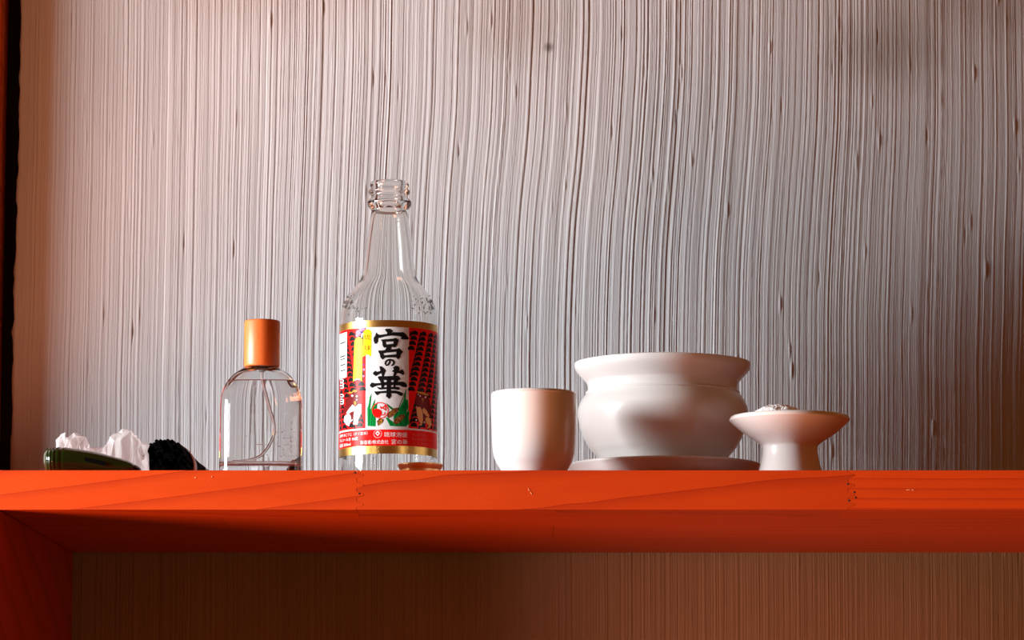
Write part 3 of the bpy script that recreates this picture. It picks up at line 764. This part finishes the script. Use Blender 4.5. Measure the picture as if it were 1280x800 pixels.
# wooden cap
zc0 = at(FX, 459.5, FY).z + 0.0002; zc1 = at(FX, 398.3, FY - 0.0095).z; rc = 22.4 * scale_at(430, FY)
t = NT('beech_cap'); o3 = t.objco()
fb = t.noise(t.mapping(o3, (700, 700, 60)), 1.0, 3, 0.6); pr = t.noise(t.mapping(o3, (1800, 1800, 260)), 1.0, 1); mo = t.noise(t.mapping(o3, (90, 90, 30)), 1.0, 3)
cc = t.mix(t.math('MULTIPLY_ADD', fb, 0.4, t.math('MULTIPLY', mo, 0.6)), (0.56, 0.095, 0.012), (0.82, 0.23, 0.05))
cc = t.mix(t.ramp(pr, [(0.0, (0, 0, 0)), (0.60, (0, 0, 0)), (0.70, (0.6,) * 3)]), cc, (0.42, 0.09, 0.02))
t.set(color=cc, rough=0.42); t.bump(fb, 0.1, 0.0003)
link('wooden_cap', lathe([(0.0052, zc0 + 0.012), (0.0075, zc0 + 0.012), (0.0078, zc0 + 0.001), (0.0082, zc0 + 0.0001), (rc - 0.0008, zc0), (rc - 0.0002, zc0 + 0.0003), (rc, zc0 + 0.001), (rc, zc0 + 0.008), (rc, zc1 - 0.001), (rc - 0.0003, zc1 - 0.0003), (rc - 0.001, zc1), (0, zc1)], 96), t.m, flask, True)

# ------------------------------------------------------------------ bundle of black incense sticks
IX, IY, IL, IR = -0.2052, 0.090, 0.195, 0.0142
bun = tag(empty('incense_bundle', (IX, IY, 0)), 'bundle of black incense sticks held by two brown bands', 'incense')
bun.rotation_euler = (0, 0, math.radians(-0.6))
stick_m = plain('black_incense', (0.0025, 0.002, 0.0022), 1.0, 0.2, 900, spec=0.04)
rs = 0.00112
bm = bmesh.new(); bmesh.ops.create_cone(bm, cap_ends=True, segments=8, radius1=rs, radius2=rs, depth=IL)
for v in bm.verts: v.co = Vector((v.co.x, v.co.z + IL / 2, v.co.y))
stick = mesh_of(bm); stick.materials.append(stick_m)
k = 0; st_ = rs * 2.02
for j in range(-8, 9):
    for i in range(-8, 9):
        x = (i + 0.5 * (j & 1)) * st_; z = j * st_ * 0.866
        if math.hypot(x, z) > IR - rs: continue
        o = bpy.data.objects.new('incense_stick', stick); COL.objects.link(o); o.parent = bun
        rr = math.hypot(x, z) / IR
        o.location = (x + random.gauss(0, 0.00008), random.gauss(0, 0.0016) - 0.0006 * (rr > .8), z + IR + random.gauss(0, 0.00008)); k += 1
band_m = plain('band_paper', (0.50, 0.155, 0.045), 0.45)
for yy, tilt in ((0.044, 0.10), (0.160, -0.05)):
    n = 48; bm = bmesh.new(); rings = []
    for i in range(n):
        a = 2 * math.pi * i / n; ring = []
        for (dr, dy) in ((0.0, -0.0092), (0.00045, -0.0090), (0.00045, 0.0090), (0.0, 0.0092)):
            r = IR - 0.0002 + dr
            ring.append(bm.verts.new((r * math.cos(a), yy + dy + tilt * r * math.sin(a), max(IR + r * math.sin(a), 0.0001))))
        rings.append(ring)
    for i in range(n):
        A, B = rings[i], rings[(i + 1) % n]
        for q in range(4): bm.faces.new((A[q], A[(q + 1) % 4], B[(q + 1) % 4], B[q]))
    link('paper_band', mesh_of(bm), band_m, bun, True)

# ------------------------------------------------------------------ dark green glossy holder
HY = 0.026
hold = empty('green_holder', (at(116, 588, HY).x, HY, 0))
tag(hold, 'dark green glossy tapered holder with ringed end and dark slot', 'holder')
hx = hold.location.x
top_px = [(54.3, 575.0), (55.2, 567.0), (57.0, 563.0), (60.0, 560.4), (64.0, 559.5), (72, 559.0), (84, 559.6), (100, 561.8), (116, 564.4), (132, 568.0), (148, 572.2), (160, 575.8), (165, 578.2), (168.5, 581.2)]
bm = bmesh.new(); rings = []; NS = 40
xs_ = np.interp(np.linspace(0, 1, 110) ** 1.2, np.linspace(0, 1, len(top_px)), [p[0] for p in top_px])
for q, px in enumerate(xs_):
    py = float(np.interp(px, [p[0] for p in top_px], [p[1] for p in top_px]))
    P = at(px, py, HY); ztop = P.z
    ends = min(1.0, max(0.0, (px - 54.3) / 11)); zbot = 0.0 + (1 - math.sqrt(1 - (1 - ends) ** 2)) * 0.0085
    if px > 158: zbot += 0.0002 * (px - 158)
    ring_g = 0.0
    for g_ in (63.5, 67.5, 72, 79):
        ring_g += 0.00045 * math.exp(-((px - g_) / 0.9) ** 2)
    hz = max((ztop - zbot) / 2 - ring_g, 0.0006); zc = (ztop + zbot) / 2
    hy = 0.0125 * math.sqrt(max(1 - (1 - min(1, (px - 54.0) / 14)) ** 2, 0.03)) * (1 - 0.45 * max(0, (px - 70) / 100)) - ring_g
    ring = []
    for i in range(NS):
        a = 2 * math.pi * i / NS
        ca, sa = math.cos(a), math.sin(a)
        e = 0.92
        ring.append(bm.verts.new((P.x - hx, hy * math.copysign(abs(ca) ** e, ca), zc + hz * math.copysign(abs(sa) ** e, sa))))
    rings.append(ring)
for A, B in zip(rings, rings[1:]):
    for i in range(NS): bm.faces.new((A[i], A[(i + 1) % NS], B[(i + 1) % NS], B[i]))
bm.faces.new(rings[0]); bm.faces.new(rings[-1])
gm = NT('green_glaze'); gf = gm.noise(gm.mapping(gm.objco(), (60, 200, 200)), 1.0, 3)
gm.set(color=gm.mix(gf, (0.003, 0.010, 0.0015), (0.008, 0.024, 0.003)), rough=0.16, coat=0.6, coat_rough=0.06)
link('holder_body', mesh_of(bm), gm.m, hold, True)
# slot: a sunk dark insert in the front face
bm = bmesh.new()
s4 = [at(px, py, HY - 0.0098) for px, py in ((106, 571.6), (131.5, 577.0), (131, 582.4), (106.5, 576.5))]
fr_ = [bm.verts.new((p.x - hx, -0.0116 + 0.0018 * (i in (1, 2)), p.z)) for i, p in enumerate(s4)]
bk_ = [bm.verts.new((v.co.x, v.co.y + 0.004, v.co.z)) for v in fr_]
bm.faces.new(fr_); bm.faces.new(bk_[::-1])
for i in range(4): bm.faces.new((fr_[i], bk_[i], bk_[(i + 1) % 4], fr_[(i + 1) % 4]))
link('slot', mesh_of(bm), plain('slot_black', (0.002, 0.002, 0.002), 0.8, spec=0.1), hold)
tipx = at(168, 583, HY)
bm = bmesh.new(); rings = []
for px, top, w in ((166.5, 580.0, 0.0050), (168.2, 580.6, 0.0054), (171, 582.0, 0.0052), (174, 583.6, 0.0044), (176, 586.2, 0.0036), (177.2, 589, 0.0026)):
    P = at(px, top, HY); zb_ = 0.0
    rings.append([bm.verts.new((P.x - hx, w * math.cos(2 * math.pi * i / 20), (P.z + zb_) / 2 + (P.z - zb_) / 2 * math.sin(2 * math.pi * i / 20))) for i in range(20)])
for A, B in zip(rings, rings[1:]):
    for i in range(20): bm.faces.new((A[i], A[(i + 1) % 20], B[(i + 1) % 20], B[i]))
bm.faces.new(rings[0]); bm.faces.new(rings[-1])
link('tip', mesh_of(bm), plain('tip_black', (0.006, 0.007, 0.006), 0.4), hold, True)

# ------------------------------------------------------------------ crumpled clear wrapper behind the holder
WY = 0.064
outl = [(71.5, 556), (73, 546), (78, 541), (82, 546), (86, 549), (90, 543), (97, 540.5), (103, 545), (109, 551), (108, 557), (114, 559.5), (126, 558.5), (133, 557), (136, 551), (140, 543.5), (146, 541), (155, 535), (161, 539), (167, 540), (171, 543), (176, 549), (180, 560), (183, 575), (186, 592)]
tm = NT('clear_film'); tn = tm.t
tm.set(color=(0.90, 0.88, 0.88), rough=0.18)
tr = tm.n('ShaderNodeBsdfTransparent'); tl_ = tm.n('ShaderNodeBsdfTranslucent'); tl_.inputs[0].default_value = (0.92, 0.90, 0.90, 1)
m1 = tm.n('ShaderNodeMixShader'); m1.inputs[0].default_value = 0.45; tm.l(tm.b.outputs[0], m1.inputs[1]); tm.l(tl_.outputs[0], m1.inputs[2])
m2 = tm.n('ShaderNodeMixShader'); m2.inputs[0].default_value = 0.58; tm.l(m1.outputs[0], m2.inputs[1]); tm.l(tr.outputs[0], m2.inputs[2])
tm.l(m2.outputs[0], tm.t.nodes['Material Output'].inputs[0])
bm = bmesh.new(); grid = []; NU, NV = 30, 9
r3 = random.Random(5)
for i in range(NU):
    u = i / (NU - 1); k = u * (len(outl) - 1); a = min(int(k), len(outl) - 2); fr2 = k - a
    px = outl[a][0] * (1 - fr2) + outl[a + 1][0] * fr2; py = outl[a][1] * (1 - fr2) + outl[a + 1][1] * fr2
    T_ = at(px, py, WY); H = max(T_.z, 0.0012); col = []
    for j in range(NV):
        v = j / (NV - 1) * 2 - 1          # -1 front foot, 0 top, 1 back foot
        hz = H * (1 - abs(v) ** 2.2)
        dep = math.copysign(abs(v) ** 0.7, v) * (0.006 + 0.35 * H)
        jit = 0.0011 * (1 - abs(v)) + 0.0004
        x = T_.x + (r3.gauss(0, jit) if 0 < i < NU - 1 else 0) - v * 0.0
        z = hz + (r3.gauss(0, jit * 0.6) if j not in (0, NV - 1) and abs(v) > 0.05 else 0)
        col.append(bm.verts.new((x, WY + dep + r3.gauss(0, jit * 1.3), max(z, 0.0003))))
    grid.append(col)
for i in range(NU - 1):
    for j in range(NV - 1):
        q = (grid[i][j], grid[i + 1][j], grid[i + 1][j + 1], grid[i][j + 1])
        if (i + j) % 2: bm.faces.new((q[0], q[1], q[2])); bm.faces.new((q[0], q[2], q[3]))
        else: bm.faces.new((q[0], q[1], q[3])); bm.faces.new((q[1], q[2], q[3]))
wr = link('plastic_wrapper', mesh_of(bm), tm.m)
tag(wr, 'crumpled clear plastic wrapper lying behind the green holder', 'wrapper')
